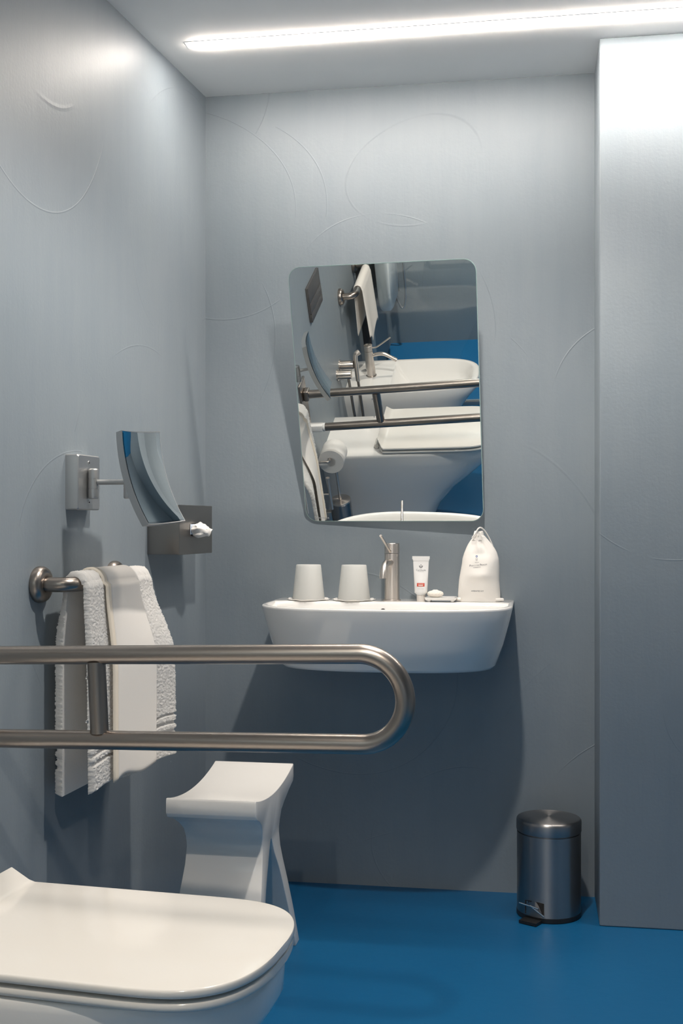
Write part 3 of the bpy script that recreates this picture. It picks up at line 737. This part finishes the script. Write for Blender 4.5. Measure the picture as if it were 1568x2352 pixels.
# ================================================================== TOILET / BIDET
def ped_ring(hw, front, z, e=3.2, nfr=0.42, back=0.0):
    nf_ = front*nfr; p = []
    for i in range(10): p.append((back+(nf_-back)*i/10, -hw, z))
    for i in range(49):
        a = -pi/2+pi*i/48; c, s = cos(a), sin(a)
        p.append((nf_+(front-nf_)*abs(c)**(2/e), hw*abs(s)**(2/e)*(1 if s > 0 else -1), z))
    for i in range(1, 11): p.append((nf_+(back-nf_)*i/10, hw, z))
    for i in range(1, 8): p.append((back, hw-2*hw*i/8, z))
    return p
def slab(name, n0, n1, hw_fn, ztop, zbot, r, m, parent, steps=70):
    rings = []
    for i in range(steps+1):
        s = i/steps; n_ = n1-(n1-n0)*(1-s)**2 if False else n0+(n1-n0)*(1-(1-s)**1.8)
        hw = hw_fn(n_); zt_, zb2 = ztop(n_), zbot(n_); rad = min(r, (zt_-zb2)/2*0.98, hw*0.9+1e-5); ring = []
        for sy, sz, a0 in ((1, 1, 0), (-1, 1, pi/2), (-1, -1, pi), (1, -1, 3*pi/2)):
            for k in range(5):
                a = a0+pi/2*k/4; ring.append((n_, sy*(hw-rad)+rad*cos(a), (zt_-rad if sz > 0 else zb2+rad)+rad*sin(a)))
        rings.append(ring)
    return loft(name, rings, m, parent, angle=55)
to = wallthing('toilet', 'white ceramic back-to-wall toilet with closed lid in the foreground', 'toilet', 1.598, 0.0)
TZ = 0.4055
rr = [ped_ring(0.105, 0.425, 0.0), ped_ring(0.108, 0.43, 0.02), ped_ring(0.118, 0.470, 0.10), ped_ring(0.136, 0.545, 0.19), ped_ring(0.152, 0.615, 0.25),
      ped_ring(0.166, 0.672, 0.305), ped_ring(0.174, 0.705, 0.340), ped_ring(0.1765, 0.7155, 0.360), ped_ring(0.1775, 0.7175, 0.392), ped_ring(0.1765, 0.7165, 0.402), ped_ring(0.173, 0.713, TZ), ped_ring(0.10, 0.60, TZ)]
loft('bowl', rr, CERAM, to, angle=70)
NF = 0.55
def lid_hw(n_, full=0.179, front=0.7275):
    if n_ <= NF: return full*(1.0-0.015*(NF-n_)/0.3) - max(0, (0.258-n_))*1.6
    q = (n_-NF)/(front-NF); return max(full*(max(1-q**3.5, 0))**(1/2.6), 0.002)
slab('seat_ring', 0.243, 0.7255, lambda n_: lid_hw(n_, 0.1775, 0.7262), lambda n_: 0.4205+0.016*max(0, (0.258-n_)/0.0185), lambda n_: 0.4085, 0.0055, LIDM, to, 110)
slab('lid', 0.2395, 0.727, lambda n_: lid_hw(n_), lambda n_: 0.4375+0.030*max(0, (0.258-n_)/0.0185), lambda n_: 0.4255+0.028*max(0, (0.258-n_)/0.0185), 0.0052, LIDM, to, 110)
for sy in (-0.09, 0.09): tube('hinge', [(0.226, sy-0.03, 0.4165), (0.226, sy+0.03, 0.4165)], 0.0098, LIDM, to, seg=20)
bd = wallthing('bidet', 'white ceramic bidet against the left wall, seen in the tilted mirror', 'bidet', 2.185, 0.0)
BZ = 0.402
rr = [ped_ring(0.105, 0.42, 0.0), ped_ring(0.108, 0.425, 0.02), ped_ring(0.116, 0.45, 0.10), ped_ring(0.130, 0.50, 0.20), ped_ring(0.148, 0.535, 0.27),
      ped_ring(0.164, 0.575, 0.325), ped_ring(0.171, 0.60, 0.352), ped_ring(0.173, 0.606, 0.37), ped_ring(0.174, 0.608, 0.392), ped_ring(0.173, 0.6065, 0.399), ped_ring(0.170, 0.603, BZ),
      ped_ring(0.148, 0.582, BZ, back=0.20, nfr=0.6), ped_ring(0.143, 0.577, BZ-0.004, back=0.206, nfr=0.6), ped_ring(0.130, 0.56, BZ-0.045, back=0.225, nfr=0.6), ped_ring(0.09, 0.54, BZ-0.085, back=0.27, nfr=0.65), ped_ring(0.02, 0.44, BZ-0.095, back=0.40, nfr=0.95)]
loft('bowl', rr, CERAM, bd, angle=70)
lathe('drain_plug', [(0.0005, 0.003), (0.02, 0.003), (0.023, 0.0), (0.0005, 0.0)], CHROME, bd, seg=24, loc=(0.42, 0, BZ-0.0945))
p = lw(2.19, 0.105, BZ)
tap('bidet_tap', 'brushed steel bidet tap with a slim lever, seen in the tilted mirror', p, -SP+pi/2, STEELV, h=0.155, angled=True)
p = lw(2.255, 0.085, BZ)
bo = thing('toiletry_bottle', 'tiny white bottle behind the bidet tap, seen in the tilted mirror', 'bottle', p)
lathe('bottle_body', [(0.0005, 0), (0.014, 0), (0.015, 0.002), (0.015, 0.042), (0.008, 0.05), (0.0005, 0.05)], WHITEP, bo, seg=24)
lathe('bottle_cap', [(0.0005, 0.0505), (0.008, 0.0505), (0.008, 0.064), (0.0005, 0.064)], BLACK, bo, seg=20)

# ------------------------------------------------------------------ hand sprayer beside the toilet
hs = wallthing('bidet_sprayer', 'steel hand sprayer with hose on the wall between toilet and bidet', 'hand sprayer', 1.95, 0.535)
for y, z in ((0.02, 0.0), (-0.055, 0.012)):
    lathe('wall_rose', [(0.0005, 0), (0.026, 0), (0.026, 0.006), (0.0005, 0.006)], STEELV, hs, seg=30, loc=(0, y, z), rot=(0, radians(90), 0))
    lathe('valve_body', [(0.0005, 0.006), (0.020, 0.006), (0.020, 0.062), (0.019, 0.064), (0.0005, 0.064)], STEELV, hs, seg=30, loc=(0, y, z), rot=(0, radians(90), 0))
tube('spray_head', catmull([(0.075, -0.06, -0.07), (0.075, -0.06, 0.0), (0.075, -0.06, 0.045), (0.08, -0.063, 0.06), (0.095, -0.07, 0.068)], 6), [0.0105]*18+[0.0125]*7, STEELV, hs, seg=18)
tube('hose', catmull([(0.05, 0.02, -0.016), (0.052, 0.02, -0.10), (0.055, 0.01, -0.22), (0.065, -0.03, -0.34), (0.075, -0.045, -0.36), (0.08, -0.052, -0.28), (0.078, -0.056, -0.16), (0.075, -0.06, -0.072)], 8), 0.0062, STEEL, hs, seg=12)

# ------------------------------------------------------------------ flush plate
fp = wallthing('flush_plate', 'dark grey two-button flush plate on the wall above the toilet', 'flush plate', 1.678, 1.015)
box('back_plate', 0.0, 0.008, -0.118, 0.118, -0.072, 0.072, FLUSHM, fp, bev=0.002)
box('cover_panel', 0.008, 0.012, -0.117, 0.117, 0.006, 0.071, FLUSHM, fp, bev=0.001, seg=2)
box('large_button', 0.008, 0.013, -0.117, 0.117, -0.0375, 0.0045, FLUSHM, fp, bev=0.001, seg=2)
box('small_button', 0.008, 0.013, -0.117, 0.117, -0.071, -0.039, FLUSHM, fp, bev=0.001, seg=2)

# ------------------------------------------------------------------ toilet paper, spare holder, brush
ph = wallthing('paper_holder', 'steel toilet roll holder on the wall by the support rail', 'roll holder', 1.290, 0.455)
lathe('wall_rose', [(0.0005, 0), (0.02, 0), (0.02, 0.006), (0.0005, 0.006)], STEELV, ph, seg=28, rot=(0, radians(90), 0))
tube('arm', [(0.004, 0, 0), (0.052, 0, 0)]+[(0.052+0.01*sin(a), -0.01+0.01*cos(a), 0) for a in [radians(18*i) for i in range(1, 6)]]+[(0.062, -0.13, 0)], 0.0055, STEELV, ph, seg=14)
p = lw(1.313, 0.064, 0.441)
tr = thing('toilet_roll', 'white toilet paper roll on its steel holder, seen in the tilted mirror', 'toilet roll', p, -SP, rot=(radians(90), 0, -SP))
lathe('paper_roll', [(0.0205, 0.0), (0.052, 0.0), (0.0525, 0.001), (0.0525, 0.097), (0.052, 0.098), (0.0205, 0.098), (0.0205, 0.0)], PAPER, tr, seg=48)
lathe('cardboard_core', [(0.0190, 0.001), (0.0203, 0.001), (0.0203, 0.097), (0.0190, 0.097), (0.0190, 0.001)], CREAMC, tr, seg=40)
sh_ = wallthing('spare_roll_holder', 'slim upright steel spare-roll holder low on the wall, seen in the tilted mirror', 'roll holder', 1.235, 0.335)
tube('stub', [(0.0, 0, 0), (0.058, 0, 0)], 0.005, STEELV, sh_, seg=12)
tube('upright_pin', [(0.06, 0, -0.07), (0.06, 0, 0.075)], 0.0058, STEELV, sh_, seg=14)
lathe('pin_cap', [(0.0005, 0), (0.0085, 0), (0.0085, 0.004), (0.0005, 0.004)], STEELV, sh_, seg=18, loc=(0.06, 0, 0.075))
p = lw(1.325, 0.078, 0.0)
br = thing('toilet_brush_set', 'steel toilet brush holder on the wall, seen in the tilted mirror', 'toilet brush', p, -SP)
lathe('holder', [(0.0005, 0.06), (0.042, 0.06), (0.043, 0.062), (0.043, 0.246), (0.041, 0.248), (0.0005, 0.248)], BINM, br, seg=40)
lathe('lid', [(0.0005, 0.2485), (0.0435, 0.2485), (0.0435, 0.254), (0.0425, 0.2555), (0.0005, 0.2555)], STEELV, br, seg=40)
tube('handle', [(0, 0, 0.2555), (0, 0, 0.40)], 0.0055, STEELV, br, seg=14)
box('wall_bracket', -0.078, -0.042, -0.012, 0.012, 0.16, 0.2, STEELV, br, bev=0.002)

# ------------------------------------------------------------------ shower screen, folded seat, shower rail
gs = wallthing('shower_screen', 'clear glass shower screen in a dark frame, seen in the tilted mirror', 'shower screen', 2.65, 0.0)
box('wall_profile', 0.0, 0.040, -0.016, 0.016, 0.0, 2.0, DARKM, gs, bev=0.001, seg=2)
box('bottom_profile', 0.040, 0.86, -0.012, 0.012, 0.0, 0.022, SATIN, gs, bev=0.001, seg=2)
box('glass_pane', 0.041, 0.86, -0.004, 0.004, 0.023, 2.0, GLASS, gs, smooth=False)
fs = wallthing('folded_shower_seat', 'white folding shower seat folded up behind the glass screen', 'shower seat', 3.17, 0.0)
rr = []
for n_, s_ in ((0.035, 0.96), (0.045, 1.0), (0.085, 1.0), (0.098, 0.94)):
    rr.append([(n_, y, 0.60+z*s_+0.01) for y, z in [(y*s_, z) for y, z in rrect(0.18, 0.25, 0.10, 8)]])
loft('seat_board', rr, SEATG, fs, angle=50)
box('seat_bracket', 0.0, 0.034, -0.1, 0.1, 0.70, 0.78, SATIN, fs, bev=0.004)
rs = wallthing('shower_riser', 'dark shower riser bar with hose in the shower, seen in the tilted mirror', 'shower rail', 3.425, 0.0)
tube('riser_bar', [(0.075, 0, 0.33), (0.075, 0, 1.6)], 0.010, STEEL, rs, seg=16)
for z in (0.42, 1.5): tube('bar_stand_off', [(0.0, 0, z), (0.075, 0, z)], 0.008, STEEL, rs, seg=12)
tube('hose', catmull([(0.094, 0.0, 1.3), (0.115, 0.02, 0.9), (0.125, 0.03, 0.5), (0.12, 0.032, 0.30), (0.09, 0.034, 0.25), (0.05, 0.034, 0.45), (0.035, 0.034, 0.9)], 8), 0.006, SATIN, rs, seg=10)

# ================================================================== SHOWER STOOL
SX, SY, SH = -0.655, 2.511, 0.432
so = thing('shower_stool', 'white moulded plastic shower stool with a dipped seat behind the toilet', 'stool', (SX, SY, 0))
def half_len(z):
    """half length along y of the stool body under the seat"""
    pts = [(0.0, 0.224), (0.06, 0.195), (0.12, 0.166), (0.18, 0.136), (0.23, 0.108), (0.265, 0.091), (0.30, 0.082), (0.325, 0.086), (0.345, 0.098), (0.362, 0.118), (0.378, 0.148), (0.392, 0.186)]
    for (a, wa), (b, wb) in zip(pts, pts[1:]):
        if z <= b: k = (z-a)/(b-a); return wa+(wb-wa)*k
    return pts[-1][1]
def half_wid(z):
    pts = [(0.0, 0.104), (0.10, 0.0985), (0.20, 0.091), (0.27, 0.086), (0.31, 0.085), (0.345, 0.0875), (0.372, 0.093), (0.392, 0.0965), (0.44, 0.0965)]
    for (a, wa), (b, wb) in zip(pts, pts[1:]):
        if z <= b: k = (z-a)/(b-a); return wa+(wb-wa)*k
    return pts[-1][1]
seat_top = lambda y: 0.4105+0.0215*(abs(y)/0.19)**2.0
poly = []
zs = [0.0, 0.03, 0.06, 0.09, 0.12, 0.15, 0.18, 0.205, 0.23, 0.25, 0.265, 0.28, 0.29, 0.30, 0.31, 0.318, 0.325, 0.335, 0.345, 0.354, 0.362, 0.370, 0.378, 0.385, 0.392]
for z in zs: poly.append((half_len(z), z))
poly += [(0.1915, 0.399), (0.193, 0.402), (0.1925, 0.428), (0.190, 0.432), (0.186, 0.4315)]
for i in range(1, 30): y = 0.183-0.366*i/30; poly.append((y, seat_top(y)))
poly += [(-0.186, 0.4315), (-0.190, 0.432), (-0.1925, 0.428), (-0.193, 0.402), (-0.1915, 0.399)]
for z in reversed(zs): poly.append((-half_len(z), z))
ARCH = 0.303
arch = []
for z in (0.0, 0.04, 0.08, 0.12, 0.16, 0.19, 0.215, 0.235, 0.255, 0.27, 0.282, 0.291, 0.297, 0.301):
    arch.append((max(half_len(z)-0.040-0.012*(z/0.28), 0.004)*min(1.0, sqrt(max(0.0, (ARCH+0.0005-z)/0.075))), z))
poly += [(-a, z) for a, z in arch]+[(0.0, ARCH)]+[(a, z) for a, z in reversed(arch)]
n_ = len(poly)
wx = []
verts = [(-half_wid(z), y, z) for y, z in poly]+[(half_wid(z), y, z) for y, z in poly]
bm = bmesh.new()
bv = [bm.verts.new(v) for v in verts]
f1 = bm.faces.new(bv[:n_]); f2 = bm.faces.new(list(reversed(bv[n_:])))
for i in range(n_): bm.faces.new((bv[i], bv[(i+1) % n_], bv[n_+(i+1) % n_], bv[n_+i]))
bmesh.ops.recalc_face_normals(bm, faces=bm.faces)
rim = [e for e in bm.edges if len(e.link_faces) == 2 and any(len(f.verts) > 20 for f in e.link_faces)]
bmesh.ops.triangulate(bm, faces=[f for f in bm.faces if len(f.verts) > 20])
rim = [e for e in bm.edges if len(e.link_faces) == 2 and abs(e.verts[0].co.x) > 0.05 and e.verts[0].co.x*e.verts[1].co.x > 0 and e.calc_face_angle(0) > radians(50)]
bmesh.ops.bevel(bm, geom=rim, offset=0.0045, segments=3, profile=0.5, affect='EDGES', clamp_overlap=True)
me = bpy.data.meshes.new('stool_body'); bm.to_mesh(me); bm.free()
link('stool_body', me, STOOLM, so, angle=30)

# ================================================================== PEDAL BIN
PX, PY = 0.0465, 3.022
bi = thing('pedal_bin', 'small brushed steel pedal bin standing by the pier at the right', 'bin', (PX, PY, 0))
lathe('base_ring', [(0.0005, 0.0), (0.081, 0.0), (0.0825, 0.002), (0.0825, 0.012), (0.080, 0.0125), (0.0005, 0.0125)], BLACK, bi, seg=64)
lathe('body', [(0.0005, 0.0128), (0.0815, 0.0128), (0.0815, 0.213), (0.078, 0.2135), (0.078, 0.2165), (0.0005, 0.2165)], BINM, bi, seg=96)
lathe('lid', [(0.0005, 0.2172), (0.0822, 0.2172), (0.0828, 0.219), (0.0828, 0.240), (0.0822, 0.2445), (0.080, 0.2475), (0.075, 0.2492), (0.05, 0.2505), (0.02, 0.2510), (0.0005, 0.2511)], BINM, bi, seg=96, angle=50)
pa = radians(-118)   # pedal direction
def pd(r, s, z): return (r*cos(pa)-s*sin(pa), r*sin(pa)+s*cos(pa), z)
def pbox(name, r0, r1, s0, s1, z0, z1, m):
    v = [pd(r, s, z) for z in (z0, z1) for r, s in ((r0, s0), (r1, s0), (r1, s1), (r0, s1))]
    return pydata(name, v, [(0, 1, 2, 3), (4, 5, 6, 7), (0, 1, 5, 4), (1, 2, 6, 5), (2, 3, 7, 6), (3, 0, 4, 7)], m, bi, smooth=False)
pbox('pedal', 0.076, 0.112, -0.026, 0.022, 0.0015, 0.0085, BLACK)
rings = []
for rr_ in (0.0817, 0.0824):
    rings.append([(rr_*cos(pa+a), rr_*sin(pa+a), z) for a, z in [(-0.33, 0.016), (0.33, 0.016), (0.33, 0.05), (0.16, 0.052), (0.0, 0.052), (-0.16, 0.052), (-0.33, 0.05)]])
loft('pedal_slot', rings, HOLE, bi, smooth=False)
tube('pedal_crossbar', [pd(0.095, -0.034, 0.046), pd(0.093, 0.020, 0.040)], 0.0022, CHROME, bi, seg=10)
tube('pedal_lever', [pd(0.094, -0.004, 0.044), pd(0.085, 0.030, 0.020)], 0.0026, CHROME, bi, seg=10)
tube('carry_handle', catmull([(0.035, 0.0735, 0.185), (0.040, 0.087, 0.165), (0.040, 0.087, 0.13), (0.035, 0.0735, 0.11)], 6), 0.003, BLACK, bi, seg=10)
bpy.context.view_layer.update()
